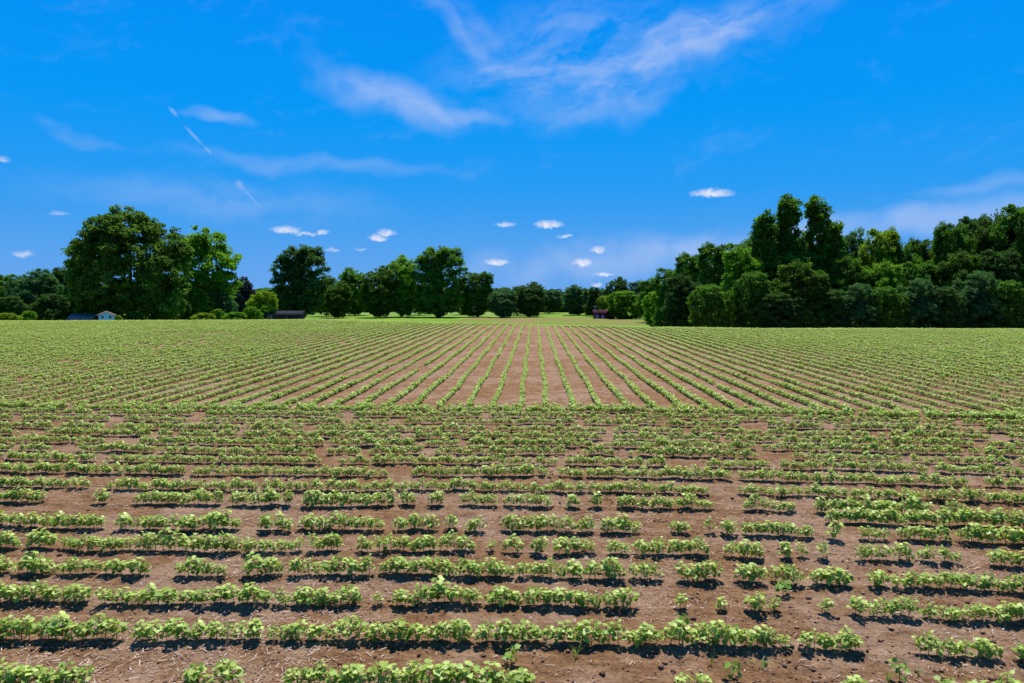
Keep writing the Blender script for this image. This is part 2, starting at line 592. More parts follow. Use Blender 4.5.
def crop_plant(rs, h, n, L0):
    st, fo = MB(), MB()
    lean = rs.normal(0, .025, 2)
    pts = [np.array((lean[0] * t * t, lean[1] * t * t, h * t)) for t in (0, .35, .7, 1)]
    st.tube([pts[0] - (0, 0, .02)] + pts[1:], [.0048, .0042, .0034, .0018], 5)
    a = rs.uniform(0, 6.3)
    for i in range(n):
        t = .22 + .78 * (i + .5) / n
        p = np.array((lean[0] * t * t, lean[1] * t * t, h * t))
        a += 2.4 + rs.normal(0, .3)
        top = max(0, (t - .75) / .25)
        plen = (.062 - .030 * top) * rs.uniform(.75, 1.25)
        up = R(rs.uniform(15, 50) + 18 * top)
        d = np.array((math.cos(a) * math.cos(up), math.sin(a) * math.cos(up), math.sin(up)))
        q = p + d * plen
        st.tube([p, p + d * plen * .5 + (0, 0, .004), q], [.0022, .0018, .0014], 3)
        L = L0 * rs.uniform(.72, 1.15) * (1 - .35 * top)
        leaf(fo, q, a + rs.normal(0, .35), R(rs.normal(-14, 24)), R(rs.normal(0, 26)), L, np.clip(rs.uniform(.05, .7) + .3 * t * t, 0, 1))
        if rs.random() < .45:
            leaf(fo, p + d * plen * .35, a + rs.normal(0, 1), R(rs.normal(0, 22)), R(rs.normal(0, 25)), L * .62, rs.uniform(.2, .8))
    return st, fo


prs = np.random.default_rng(3)
NV = 8
crop_stem, crop_fol = [], []
far_col = bpy.data.collections.new('crop_plant_kinds')         # sources for the scattered crop, not linked to the scene
for i in range(NV):
    h = prs.uniform(.19, .265)
    st, fo = crop_plant(prs, h, int(prs.integers(20, 27)), prs.uniform(.058, .073))
    crop_stem.append(st.mesh('stem', [M['cropstem']]))
    crop_fol.append(fo.mesh('foliage', [M['crop']]))
    both = MB()
    both.v, both.c, both.n = st.v + fo.v, st.c + fo.c, st.n + fo.n
    both.q = st.q
    both.t = st.t + [t + st.n for t in fo.t]
    me = both.mesh('crop_plant', [M['cropstem'], M['crop']])
    nq, nts = sum(len(x) for x in st.q), sum(len(x) for x in st.t)
    idx = np.ones(len(me.polygons), np.int32)
    idx[:nq + nts] = 0
    me.polygons.foreach_set('material_index', idx)
    o = bpy.data.objects.new('crop_kind_%02d' % i, me)
    far_col.objects.link(o)

# clumps of plants in the nearest cross rows, as runs of image columns
CLUMPS = {
    1: [(-60, 88), (187, 205), (215, 236), (286, 400), (405, 512), (515, 531), (682, 706), (840, 870), (930, 1060)],
    2: [(-40, 118), (137, 232), (238, 262), (272, 330), (335, 373), (378, 418), (424, 472), (478, 541), (543, 622), (628, 660), (668, 776), (785, 786), (800, 862), (915, 1001), (1013, 1070)],
    3: [(-30, 88), (102, 132), (134, 192), (194, 268), (275, 360), (378, 379), (394, 480), (485, 521), (524, 600), (608, 634), (680, 681), (720, 721), (746, 762), (773, 774), (824, 825), (851, 864), (869, 895), (898, 916), (921, 1050)],
    4: [(-20, 10), (16, 55), (60, 95), (106, 124), (129, 150), (178, 228), (246, 283), (290, 312), (318, 373), (380, 512), (514, 562), (570, 622), (630, 660), (681, 718), (738, 764), (773, 800), (808, 850), (870, 884), (895, 1050)],
    5: [(-20, 22), (28, 55), (60, 125), (128, 240), (243, 302), (310, 342), (358, 370), (376, 475), (490, 492), (504, 508), (513, 522), (531, 544), (556, 594), (608, 627), (634, 708), (723, 763), (779, 789), (798, 807), (820, 826), (856, 890), (899, 911), (919, 935), (941, 959), (991, 1050)],
    6: [(-20, 105), (116, 129), (136, 240), (257, 290), (300, 383), (396, 437), (444, 454), (466, 482), (503, 575), (578, 590), (601, 640), (673, 690), (706, 714), (723, 735), (742, 795), (796, 812), (830, 834), (858, 885), (899, 950), (956, 1050)],
    7: [(824, 1050)],
    8: [(-20, 44), (96, 107), (134, 222), (231, 292), (304, 395), (401, 417), (429, 444), (461, 495), (504, 550), (566, 577), (591, 602), (618, 712), (743, 764), (771, 794), (813, 930), (941, 969)],
    9: [(-20, 708), (738, 1050)],
}
ORD = ['first', 'second', 'third', 'fourth', 'fifth', 'sixth', 'seventh', 'eighth', 'ninth', 'tenth', 'eleventh', 'twelfth', 'thirteenth',
       'fourteenth', 'fifteenth', 'sixteenth', 'seventeenth', 'eighteenth', 'nineteenth', 'twentieth', 'twenty-first', 'twenty-second', 'twenty-third', 'twenty-fourth']
ROWNAME = {1: 'lowest row', 2: 'second-lowest row', 3: 'third-lowest row', 4: 'fourth-lowest row', 5: 'fifth-lowest row'}
rs = np.random.default_rng(21)
near, rest = [], []                    # rest: x, y, scale


def in_view(X, Y, z=.25):
    fw = -X * math.sin(YAW) + Y * math.cos(YAW)
    r = X * math.cos(YAW) + Y * math.sin(YAW)
    ax = fw * math.cos(PITCH) + (CAM_H - z) * math.sin(PITCH)
    up = -(CAM_H - z) * math.cos(PITCH) + fw * math.sin(PITCH)
    px, py = 512 + FPX * r / ax, 341.5 - FPX * up / ax
    return px, py


for ri, D in enumerate(ROW_D):
    if ri in CLUMPS:
        runs = CLUMPS[ri]
        segs = []
        for (a, b) in runs:
            segs.append((row_x(a, D), row_x(b, D), b - a <= 3))
    else:
        lim = row_x(1050, D)
        segs, x = [], row_x(-30, D)
        while x < lim:
            L = rs.uniform(1.2, 5.5)
            segs.append((x, min(x + L, lim), False))
            x += L + rs.choice([.18, .3, .5, .9], p=[.5, .32, .14, .04])
        if ri < 1:
            segs = [(-5, -2.6, False), (-2.2, 1.1, False), (1.6, 3.0, False), (3.9, 5.4, False)]
    for si, (x0, x1, lone) in enumerate(segs):
        w = x1 - x0
        vig = rs.uniform(.94, 1.12)
        n = 1 if lone else max(1, int(round((w - .10) / (.100 if ri < 9 else .080))) + 1)
        for k in range(n):
            x = (x0 + x1) / 2 if n == 1 else x0 + .05 + (w - .10) * k / (n - 1) + rs.normal(0, .015)
            y = D - float(bend(x)) + rs.normal(0, .016)
            edge = .86 if (n > 2 and k in (0, n - 1)) else 1.0
            sc = (rs.uniform(.62, .85) if lone else vig * edge * rs.uniform(.78, 1.14))
            if ri >= 9:
                sc *= rs.uniform(.62, .95)
                y += rs.normal(0, .03)
                if vnoise(x, y, .5, 61) + .3 * vnoise(x, y, 3.0, 62) < -.43:
                    continue
            px, py = in_view(x, y, .3 * sc)
            rec = (x, y, sc, ri, si, k, n, lone, px, py)
            if ri in ROWNAME and -8 < px < 1032 and py < 690 and ri <= 5:
                near.append(rec)
            else:
                rest.append((x, y, sc))

near.sort(key=lambda r: r[1])
if len(near) > 300:
    rest += [(r[0], r[1], r[2]) for r in near[300:]]
    near = near[:300]

count_in = {}
for r in near:
    count_in.setdefault(r[3], set()).add(r[4])
rank = {ri: {s: i for i, s in enumerate(sorted(v))} for ri, v in count_in.items()}
members = {}
for r in near:
    members.setdefault((r[3], r[4]), []).append(r)
for (ri, si), lst in members.items():
    lst.sort()
    tot = len(rank[ri])
    pos = rank[ri][si]
    if pos == 0:
        where = 'leftmost clump'
    elif pos == tot - 1:
        where = 'rightmost clump'
    elif pos <= tot // 2:
        where = '%s-from-left clump' % ORD[pos]
    else:
        where = '%s-from-right clump' % ORD[tot - 1 - pos]
    m = len(lst)
    med = sorted(q[2] for q in lst)[m // 2]
    for j, (x, y, sc, _, _, k, n, lone, px, py) in enumerate(lst):
        look = 'tall leafy' if sc > med * 1.1 else 'small' if sc < med * .9 else 'leafy green'
        if m == 1:
            lab = 'small lone green crop plant, the %s, %s' % (where.replace('clump', 'one'), ROWNAME[ri])
        elif m == 2:
            lab = '%s crop plant, %s of the pair in the %s, %s' % (look, ('left', 'right')[j], where, ROWNAME[ri])
        elif j == 0:
            lab = '%s crop plant at left end of the %s, %s' % (look, where, ROWNAME[ri])
        elif j == m - 1:
            lab = '%s crop plant at right end of the %s, %s' % (look, where, ROWNAME[ri])
        elif m % 2 and j == m // 2:
            lab = '%s crop plant in the middle of the %s, %s' % (look, where, ROWNAME[ri])
        elif j < m / 2:
            lab = '%s crop plant, %s from left end of the %s, %s' % (look, ORD[j], where, ROWNAME[ri])
        else:
            lab = '%s crop plant, %s from right end of the %s, %s' % (look, ORD[m - 1 - j], where, ROWNAME[ri])
        v = int(rs.integers(0, NV))
        o = thing('crop_plant', lab, 'crop plant', (x, y, float(ground(x, y))), rs.uniform(0, 6.28), 'young crop plants in the nearest cross rows')
        o.scale = (sc, sc, sc * rs.uniform(.84, 1.0))
        link('stem', crop_stem[v], o)
        link('foliage', crop_fol[v], o)

# the cross rows go on past both edges of the view
rs2 = np.random.default_rng(77)
for ri, D in enumerate(ROW_D):
    ends = (-15.0 - D * .35, row_x(-30, D)), (row_x(1055, D), 15.0 + D * .35)
    if ri == 0:
        ends = (-18.0, -5.0), (5.4, 18.0)
    if ri == 7:
        ends = ends[1:]
    for a, b in ends:
        for x in np.arange(a, b, .1):
            if vnoise(x, D, .8, 61) + .4 * vnoise(x, D, 2.5, 62) < -.38:
                continue
            x = x + rs2.normal(0, .015)
            rest.append((x, D - float(bend(x)) + rs2.normal(0, .02), rs2.uniform(.75, 1.1)))

# the long rows running away from the camera
rowX = np.arange(-150, 151) * .965 + .45
fx, fy, fs = [], [], []
for X in rowX:
    y0 = EDGE - float(bend(np.clip(X, -24, 25))) + rs.uniform(-.25, .25)
    y0 = max(y0, abs(X - .8) * .80 - 8)              # nothing of the row outside the view cone
    yend = float(np.interp(X, [-75, -35, -5, 10, 30, 75], [124, 128, 104, 98, 98, 98]))
    if y0 > yend:
        continue
    step = .115
    yy = np.arange(y0, yend, step) + rs.normal(0, .03, len(np.arange(y0, yend, step)))
    xx = X + .035 * np.sin(yy * .6 + X * 3) + rs.normal(0, .018, len(yy)) + .05 * vnoise(yy * 0 + X * 7, yy, 6, 9)
    dens = vnoise(xx * .35, yy, 3.2, 31) + .8 * vnoise(xx, yy, 14, 32)
    lush = 1.04 + .36 * np.clip(vnoise(xx, yy, 7, 33) + 1.3 * vnoise(xx * 5, yy, .55, 34), -.8, .55)
    left = np.clip((-xx - 12) / 30, 0, 1)
    keep = (dens > -.72) & (vnoise(xx * 4, yy, 1.2, 35) + .4 * dens > -.56 + .12 * left * (yy < 85))
    fx.append(xx[keep])
    fy.append(yy[keep])
    fs.append((lush * rs.uniform(.85, 1.2, len(yy)) * .82)[keep])
fx, fy, fs = np.concatenate(fx), np.concatenate(fy), np.concatenate(fs)
ra = np.array(rest)
# a ragged belt of plants where long rows and cross rows meet
nb = 700
bx = rs.uniform(-22, 24, nb)
by = EDGE - bend(bx) + rs.uniform(-1.1, .3, nb)
ax_ = np.concatenate([ra[:, 0], fx, bx])
ay_ = np.concatenate([ra[:, 1], fy, by])
as_ = np.concatenate([ra[:, 2], fs, rs.uniform(.7, 1.05, nb)])
long_z = np.concatenate([np.ones(len(ra)), np.full(len(fx), .84), np.full(nb, .85)])       # the long rows are squatter
az_ = ground(ax_, ay_)
n_rest = len(ax_)
print('near', len(near), 'rest', n_rest)


def scatter(name, pts, coll, n_var, rot_tilt=.06, scl=None, seed=1, rz=None, var=None, **props):
    me = bpy.data.meshes.new(name)
    me.vertices.add(len(pts))
    me.vertices.foreach_set('co', np.asarray(pts, np.float32).ravel())
    r = np.random.default_rng(seed)
    a = me.attributes.new('scl', 'FLOAT_VECTOR', 'POINT')
    a.data.foreach_set('vector', np.asarray(scl, np.float32).ravel())
    a = me.attributes.new('rot', 'FLOAT_VECTOR', 'POINT')
    rot = np.stack([r.normal(0, rot_tilt, len(pts)), r.normal(0, rot_tilt, len(pts)), r.uniform(0, 6.283, len(pts))], -1)
    a.data.foreach_set('vector', rot.astype(np.float32).ravel())
    a = me.attributes.new('var', 'INT', 'POINT')
    a.data.foreach_set('value', (r.integers(0, n_var, len(pts)) if var is None else np.asarray(var)).astype(np.int32))
    o = link(name, me, **props)
    ng = bpy.data.node_groups.new(name, 'GeometryNodeTree')
    ng.interface.new_socket('Geometry', in_out='INPUT', socket_type='NodeSocketGeometry')
    ng.interface.new_socket('Geometry', in_out='OUTPUT', socket_type='NodeSocketGeometry')
    N, Lk = ng.nodes, ng.links
    gi, go = N.new('NodeGroupInput'), N.new('NodeGroupOutput')
    ci = N.new('GeometryNodeCollectionInfo')
    ci.inputs['Collection'].default_value = coll
    ci.inputs['Separate Children'].default_value = True
    ci.inputs['Reset Children'].default_value = True
    ip = N.new('GeometryNodeInstanceOnPoints')
    ip.inputs['Pick Instance'].default_value = True

    def attr(nm, ty):
        q = N.new('GeometryNodeInputNamedAttribute')
        q.data_type = ty
        q.inputs['Name'].default_value = nm
        return q.outputs[0]
    Lk.new(gi.outputs[0], ip.inputs['Points'])
    Lk.new(ci.outputs[0], ip.inputs['Instance'])
    Lk.new(attr('var', 'INT'), ip.inputs['Instance Index'])
    Lk.new(attr('rot', 'FLOAT_VECTOR'), ip.inputs['Rotation'])
    Lk.new(attr('scl', 'FLOAT_VECTOR'), ip.inputs['Scale'])
    Lk.new(ip.outputs[0], go.inputs[0])
    md = o.modifiers.new('scatter', 'NODES')
    md.node_group = ng
    return o


scatter('crop_rows', np.stack([ax_, ay_, az_], -1), far_col, NV, .07, np.stack([as_, as_, as_ * long_z * rs.uniform(.9, 1.1, n_rest)], -1),
        kind='stuff', label='rows of young green crop plants stretching over the brown field')

# ------------------------------------------------------------------ straw and clods on the soil


def scatter_straw():
    n = 60000
    d = 5.5 + 18 * rs.random(n) ** 1.5
    x = (rs.random(n) * 2 - 1) * (d * .80 + .6)
    p = vnoise(x, d, 1.3, 41) + vnoise(x, d, 3.5, 42)
    keep = rs.random(n) < np.clip(.35 + 1.5 * p, .12, 1)
    x, d = x[keep], d[keep]
    n = len(x)
    z = ground(x, d) + rs.uniform(.006, .022, n)
    L = np.minimum(rs.gamma(2.2, .018, n) + .010, .11)
    a = rs.uniform(0, math.pi, n)
    w = rs.uniform(.0020, .0048, n)
    tl = rs.normal(0, .16, n)
    dx, dy, dz = np.cos(a) * L / 2, np.sin(a) * L / 2, np.sin(tl) * L / 2
    ux, uy = -np.sin(a) * w, np.cos(a) * w
    V = np.stack([np.stack([x - dx - ux, d - dy - uy, z - dz], -1), np.stack([x + dx - ux, d + dy - uy, z + dz], -1),
                  np.stack([x + dx + ux, d + dy + uy, z + dz + .002], -1), np.stack([x - dx + ux, d - dy + uy, z - dz + .002], -1)], 1).reshape(-1, 3)
    F = np.arange(4 * n).reshape(-1, 4)
    link('crop_residue', mesh_from('crop_residue', V, F, [M['straw']], np.repeat(rs.random(n) ** 1.3, 4)), kind='stuff',
         label='bleached straw and old stalks lying on the brown soil')


def scatter_clods():
    n = 17000
    d = 5.5 + 16 * rs.random(n) ** 1.4
    x = (rs.random(n) * 2 - 1) * (d * .80 + .6)
    p = vnoise(x, d, 1.1, 51) + vnoise(x, d, 2.7, 52)
    keep = rs.random(n) < np.clip(.4 + 1.5 * p, .1, 1)
    x, d = x[keep], d[keep]
    n = len(x)
    s = .005 + rs.gamma(1.7, .0060, n)
    octa = np.array([(1, 0, 0), (0, 1, 0), (-1, 0, 0), (0, -1, 0), (0, 0, .75), (0, 0, -.6)])
    jit = rs.uniform(.55, 1.3, (n, 6, 1))
    a = rs.uniform(0, 6.28, n)
    P = octa[None] * jit * s[:, None, None]
    ca, sa = np.cos(a)[:, None], np.sin(a)[:, None]
    V = np.stack([P[..., 0] * ca - P[..., 1] * sa + x[:, None], P[..., 0] * sa + P[..., 1] * ca + d[:, None],
                  P[..., 2] + (ground(x, d) + s * .25)[:, None]], -1).reshape(-1, 3)
    f = np.array([(0, 1, 4), (1, 2, 4), (2, 3, 4), (3, 0, 4), (1, 0, 5), (2, 1, 5), (3, 2, 5), (0, 3, 5)])
    F = (f[None] + (np.arange(n) * 6)[:, None, None]).reshape(-1, 3)
    link('soil_clods', mesh_from('soil_clods', V, F, [M['clod']], np.repeat(rs.random(n), 6)), kind='stuff',
         label='small clods of brown soil between the crop rows')


scatter_straw()
scatter_clods()

# ------------------------------------------------------------------ weeds


def grass_tuft(n, L, arch):
    mb = MB()
    for i in range(n):
        a = rs.uniform(0, 6.28)
        ln = L * rs.uniform(.6, 1.1)
        w = .004 * rs.uniform(.8, 1.5)
        rows = []
        for t in (0, .35, .7, 1):
            rr = ln * t * math.sin(.25 + arch * t) * .8
            zz = ln * t * math.cos(.2 + arch * t)
            c = np.array((math.cos(a) * rr, math.sin(a) * rr, zz))
            s_ = np.array((-math.sin(a), math.cos(a), 0)) * w * (1.05 - t)
            rows += [c - s_, c + s_]
        mb.add(rows, quads=[(0, 1, 3, 2), (2, 3, 5, 4), (4, 5, 7, 6)], tint=rs.uniform(.3, 1))
    return mb.mesh('blades', [M['weed']])


for (px, py, n, L, arch, lab) in [
        (576, 657, 12, .20, .5, 'small tuft of grass weed in the shadow below the second crop row'),
        (763, 664, 9, .28, 1.1, 'arching grass weed at the right end of the long second row clump'),
        (712, 662, 7, .17, .2, 'short upright grass weed beside the second row right of centre'),
        (893, 680, 11, .19, .15, 'upright grass weed at the bottom edge of the photo toward the right'),
        (925, 668, 14, .16, .6, 'low grass weed left under the big right hand plant clump'),
        (978, 682, 9, .16, .5, 'low grass weed at the bottom right corner')]:
    X = row_x(px, d_of(py) + .001)
    Y = d_of(py)
    o = thing('grass_weed', lab, 'weed', (X, Y, float(ground(X, Y))), 0, 'grass weeds between the rows')
    link('blades', grass_tuft(n, L, arch), o)
for (px, py, s, lab) in [
        (733, 676, .62, 'yellowish broadleaf weed alone between the two nearest rows'),
        (905, 679, .70, 'low broadleaf weed at the bottom edge right of the grass weed'),
        (785, 593, .60, 'small broadleaf weed just below the fourth row right of centre'),
        (511, 664, .50, 'small green weed standing in bare soil at bottom centre'),
        (682, 628, .45, 'tiny weed seedling on bare soil below the lone third row plant')]:
    Y = d_of(py)
    X = row_x(px, Y)
    o = thing('broadleaf_weed', lab, 'weed', (X, Y, float(ground(X, Y))), rs.uniform(0, 6), 'broadleaf weeds between the rows')
    st, fo = crop_plant(rs, .20 * s / .6, 12, .07)
    link('stem', st.mesh('stem', [M['cropstem']]), o)
    link('foliage', fo.mesh('foliage', [M['weed']]), o)

# ------------------------------------------------------------------ trees


def make_crown(name, lobes, n_clump, per, leaf_s, seed, clump_r=1.15, zmin=.6, shell=.55, spread=.62, n_bough=12):
    """crown of many small leaf faces gathered in uneven clumps over a set of lobes"""
    r = np.random.default_rng(seed)
    lob = np.array(lobes, float)
    bumps = []                                             # side boughs that break up the outline
    for _ in range(n_bough):
        L = lob[r.integers(len(lob))]
        dv = r.normal(0, 1, 3)
        dv[2] = abs(dv[2]) * .8 - .25
        dv /= np.linalg.norm(dv)
        q = L[:3] + dv * L[3:6] * r.uniform(.78, 1.0)
        k = r.uniform(.24, .42)
        if q[2] > 2.0:
            bumps.append((*q, *(L[3:6] * k * r.uniform(.8, 1.25, 3))))
    if bumps:
        lob = np.vstack([lob, bumps])
    area = (lob[:, 3] * lob[:, 4] + lob[:, 3] * lob[:, 5] + lob[:, 4] * lob[:, 5])
    li = r.choice(len(lob), n_clump * 3, p=area / area.sum())
    d = r.normal(0, 1, (n_clump * 3, 3))
    d /= np.linalg.norm(d, axis=1)[:, None]
    rad = shell + (1 - shell) * r.random(len(d)) ** .6
    rad *= 1 + .09 * r.normal(0, 1, len(d)).clip(-1.5, .9)
    P = lob[li, :3] + d * lob[li, 3:6] * rad[:, None]
    ok = P[:, 2] > zmin
    # drop what lies deep inside another lobe
    for L in lob:
        q = (((P - L[:3]) / L[3:6]) ** 2).sum(1)
        ok &= ~((q < .30) & (r.random(len(P)) < .85))
    P = P[ok][:n_clump]
    cen = (lob[:, :3] * area[:, None]).sum(0) / area.sum()
    n = len(P)
    cr = clump_r * r.uniform(.6, 1.35, n)
    ctint = r.uniform(.18, .82, n)
    ci = np.repeat(np.arange(n), per)
    m = len(ci)
    g = r.normal(0, 1, (m, 3))
    g /= np.linalg.norm(g, axis=1)[:, None]
    g *= (r.random(m) ** .45)[:, None]
    g[:, 2] = g[:, 2] * spread + .12
    pos = P[ci] + g * cr[ci][:, None]
    outw = pos - cen
    outw /= np.linalg.norm(outw, axis=1)[:, None] + 1e-9
    nrm = outw * .55 + np.array((0, 0, .55)) + r.normal(0, .55, (m, 3))
    nrm /= np.linalg.norm(nrm, axis=1)[:, None]
    tg = np.cross(nrm, r.normal(0, 1, (m, 3)))
    tg /= np.linalg.norm(tg, axis=1)[:, None] + 1e-9
    bt = np.cross(nrm, tg)
    s = leaf_s * r.uniform(.6, 1.4, m)[:, None]
    A, B = tg * s, bt * s * .62
    V = np.stack([pos - A, pos + B * r.uniform(.6, 1.2, (m, 1)) - nrm * s * .15, pos + A, pos - B * r.uniform(.6, 1.2, (m, 1)) - nrm * s * .15], 1).reshape(-1, 3)
    F = np.arange(4 * m).reshape(-1, 4)
    tint = np.clip(ctint[ci] + r.normal(0, .13, m), 0, 1)
    me = mesh_from(name, V, F, [M['f_mid']], np.repeat(tint, 4))
    return me, P


def make_trunk(name, P, h, r0, seed, n_limb=14, lean=0):
    r = np.random.default_rng(seed)
    mb = MB()
    top = h * .72
    ts = np.linspace(0, 1, 7)
    wob = np.cumsum(r.normal(0, .012 * h, (7, 2)), 0) * ts[:, None]
    core = np.column_stack([wob, ts * top - .5])
    mb.tube(core, [r0 * (1.35 if i == 0 else 1) * (1 - .82 * t) for i, t in enumerate(ts)], 8)
    for i in range(n_limb):
        q = P[r.integers(len(P))]
        hz = np.clip(q[2] - r.uniform(.15, .35) * h, .14 * h, top)
        b = np.array([np.interp(hz, core[:, 2], core[:, 0]), np.interp(hz, core[:, 2], core[:, 1]), hz])
        mid = (b + q) / 2 + (0, 0, -.04 * h) + r.normal(0, .02 * h, 3)
        rr = r0 * .36 * (1 - .5 * hz / h)
        mb.tube([b, mid, q], [rr, rr * .6, rr * .15], 5)
    return mb.mesh(name, [M['bark']], True)


P0 = {}


def proto(key, lobes, n_clump, per, leaf_s, seed, r0=.32, n_limb=14, **kw):
    me, P = make_crown(key + '_crown', lobes, n_clump, per, leaf_s, seed, **kw)
    V = np.empty(len(me.vertices) * 3, np.float32)
    me.vertices.foreach_get('co', V)
    V = V.reshape(-1, 3)
    x0, x1 = np.percentile(V[:, 0], [1.2, 98.8])
    zt = np.percentile(V[:, 2], 99.9)
    # centre on the trunk sideways, keep the base at z = 0
    P0[key] = dict(crown=me, trunk=make_trunk(key + '_trunk', P, zt, r0, seed + 9, n_limb), w=x1 - x0, cx=(x0 + x1) / 2, h=zt)


proto('oak', [(0, 0, 11.5, 8.6, 8, 8.8), (4.5, 1, 13, 5.6, 5, 5.5), (-4.5, -1, 11.5, 5.8, 5, 5.8), (0, -3, 7, 9, 6, 5.5), (-6, 1, 7.5, 5, 5, 4.8), (6.5, -1, 7.5, 5, 5, 5.8), (-1, 0, 17, 5.5, 5, 3.8), (2, -2, 4, 9, 5, 3.4)],
      1050, 58, .30, 101, r0=.55, n_limb=22, clump_r=1.1, zmin=.3, shell=.74)
proto('round', [(0, 0, 11, 6.6, 6.5, 7.4), (2.5, 1, 14, 4, 4, 4.5), (-3, -1, 12, 4.4, 4, 4.8), (0, -1, 6, 6.4, 5.5, 4.4), (.4, -1, 3.2, 4.4, 4, 2.8)],
      640, 60, .29, 102, clump_r=1.1, zmin=.3, shell=.66)
proto('twin', [(0, .8, 12.5, 4.4, 4, 4.6), (-3.2, 0, 10, 4.8, 5, 7.6), (3.0, .6, 11.5, 4.9, 5, 7.8), (0, -1, 6, 6.8, 5, 4.6), (-2.2, 0, 15, 3.2, 3, 3.6), (2.6, 0, 16.6, 3.2, 3, 3), (0, -1.5, 3.2, 4.6, 4, 2.8)],
      680, 60, .29, 103, clump_r=1.1, zmin=.3, shell=.66)
proto('airy', [(0, 0, 12, 6, 6, 6), (3.8, 0, 12, 3.8, 3.6, 4.5), (-3.5, 1, 14, 3.8, 3.6, 4), (1, 0, 17, 3.6, 3.4, 3), (4.5, 0, 7, 2.8, 2.6, 3), (-2, 0, 6.5, 3.6, 3, 3.4)],
      270, 62, .34, 104, clump_r=1.25, zmin=1.8, shell=.7, n_limb=20)
proto('plume', [(-5.5, 0, 12.6, 1.8, 2.2, 4.4), (-5.3, 0, 15.9, 1.55, 2.0, 2.2), (-1.0, 0.5, 14.0, 1.8, 2.2, 5.0), (-1.0, .4, 17.7, 1.6, 2.0, 2.3), (3.5, 0, 14.0, 1.8, 2.2, 5.0), (3.7, 0, 17.7, 1.7, 2.0, 2.3), (6.6, .3, 13.2, 1.2, 1.8, 3.4), (0, 0, 8, 6.8, 5, 5.2), (-5.2, -1, 9.0, 2.4, 2.2, 2.2), (0, -1, 4, 6.8, 4.5, 4)],
      1350, 52, .26, 105, n_bough=0, clump_r=.85, zmin=.4, shell=.45, n_limb=20)
proto('shrub', [(0, 0, 6, 7, 6, 6), (-4.5, 0, 9, 4.2, 4, 6), (4, 1, 11, 4.4, 4, 6.5), (0, -2, 4, 7.8, 5.5, 4.6), (.5, 0, 14, 3.8, 3.4, 4)],
      540, 68, .28, 106, n_bough=20, clump_r=1.1, zmin=.2, shell=.70)
proto('slender', [(0, 0, 5.5, 3.4, 3.4, 5), (0.4, 0, 10, 2.9, 2.8, 5), (0, 0, 14.5, 2.1, 2.0, 4.6), (-.5, 0, 3, 3.4, 3.2, 2.6)],
      340, 54, .30, 107, clump_r=.95, zmin=.5, shell=.55)
proto('forest', [(0, 0, 13, 5.4, 5, 6.2), (2.4, .5, 16, 3.6, 3.4, 3.8), (-2.8, -.6, 15, 3.6, 3.2, 4.2), (0, -1.5, 7.5, 5.4, 4.6, 5), (3, 0, 9, 3.6, 3.2, 3.8), (-1, 0, 3.5, 4.8, 4, 3.4)],
      560, 66, .27, 108, clump_r=1.05, zmin=.3, shell=.68)
proto('leafy', [(0, 0, 11, 5.8, 5, 7.2), (-3.4, 0, 9, 3.8, 3.6, 4.8), (3.4, -1, 12.5, 3.6, 3.4, 4.4), (-.8, 0, 16.6, 3.2, 3, 3.2), (.6, -2, 5, 6, 4.6, 4.4)],
      520, 66, .29, 109, clump_r=1.2, zmin=.3, shell=.66)

NTREE = 0


def tree(key, px, top, wpx, d, fol, label, group, name='tree', rz=None, cat='tree', dz=0.0):
    global NTREE
    p = P0[key]
    x, y = at(px, d)
    zb = float(terrain(x, y)) - .1 + dz
    zt = CAM_H + math.tan(el_of(top)) * d
    h = zt - zb
    w = wpx / FPX * d * .98 / math.hypot(1, (px - 512) / FPX)
    sx, sz = w / p['w'], h / p['h']
    flip = rz if rz is not None else (0.0 if NTREE % 2 else math.pi)
    NTREE += 1
    o = thing(name, label, cat, (x, y, zb), flip, group)
    o.scale = (sx, (sx + sz) / 2 if sx < sz else sx * .9, sz)
    tr = link('trunk', p['trunk'], o)
    cr = link('crown', p['crown'], o)
    cr.material_slots[0].link = 'OBJECT'
    cr.material_slots[0].material = M[fol]
    return o


GL, GM, GW, GB = 'trees left of the big field tree', 'trees along the far edge of the field', 'trees of the wood on the right', 'bushes at the edge of the field'
# left
tree('forest', 4, 274, 34, 190, 'f_mid', 'mid green tree at the left edge of the photo', GL)
tree('round', 34, 269, 46, 180, 'f_blue', 'dark bluish rounded tree second from the left edge', GL)
tree('leafy', 62, 267, 44, 200, 'f_dark', 'very dark tree just left of the largest oak', GL)
tree('shrub', 84, 282, 36, 176, 'f_dark', 'low dark tree beneath the left side of the largest oak', GL)
tree('shrub', 14, 296, 34, 170, 'f_dark', 'low dark bush tree under the left edge trees', GL)
tree('shrub', 50, 294, 44, 172, 'f_dark', 'low dark thicket tree between the left edge and the house', GL)
tree('oak', 130, 208, 130, 150, 'f_oak', 'largest broad dark green oak standing over the small blue house', None, 'oak_tree', 0.0)
tree('airy', 204, 227, 64, 172, 'f_bright', 'paler yellowish green tree with open crown right of the largest oak', None, 'tree', 0.0)
tree('shrub', 196, 288, 36, 165, 'f_bright', 'bright bushy young tree under the open pale tree', GB, 'bush', cat='bush')
tree('shrub', 176, 297, 30, 160, 'f_dark', 'dark low bush added over a bright gap at the right foot of the largest oak', GB, 'bush', cat='bush')  # added bush, its dark leaves cover a sunlit patch of grass
tree('shrub', 222, 291, 30, 168, 'f_blue', 'greyish green bush under the right side of the pale tree', GB, 'bush', cat='bush')
tree('round', 240, 277, 24, 222, 'f_purple', 'dark purplish round tree between the pale tree and a yellow green bush', GM)
tree('leafy', 262, 288, 30, 260, 'f_mid', 'distant green tree behind the yellow green bush', GM)
tree('shrub', 262, 291, 30, 205, 'f_yellow', 'yellow green bushy tree left of the dark tree with the shed', GB, 'bush', cat='bush')
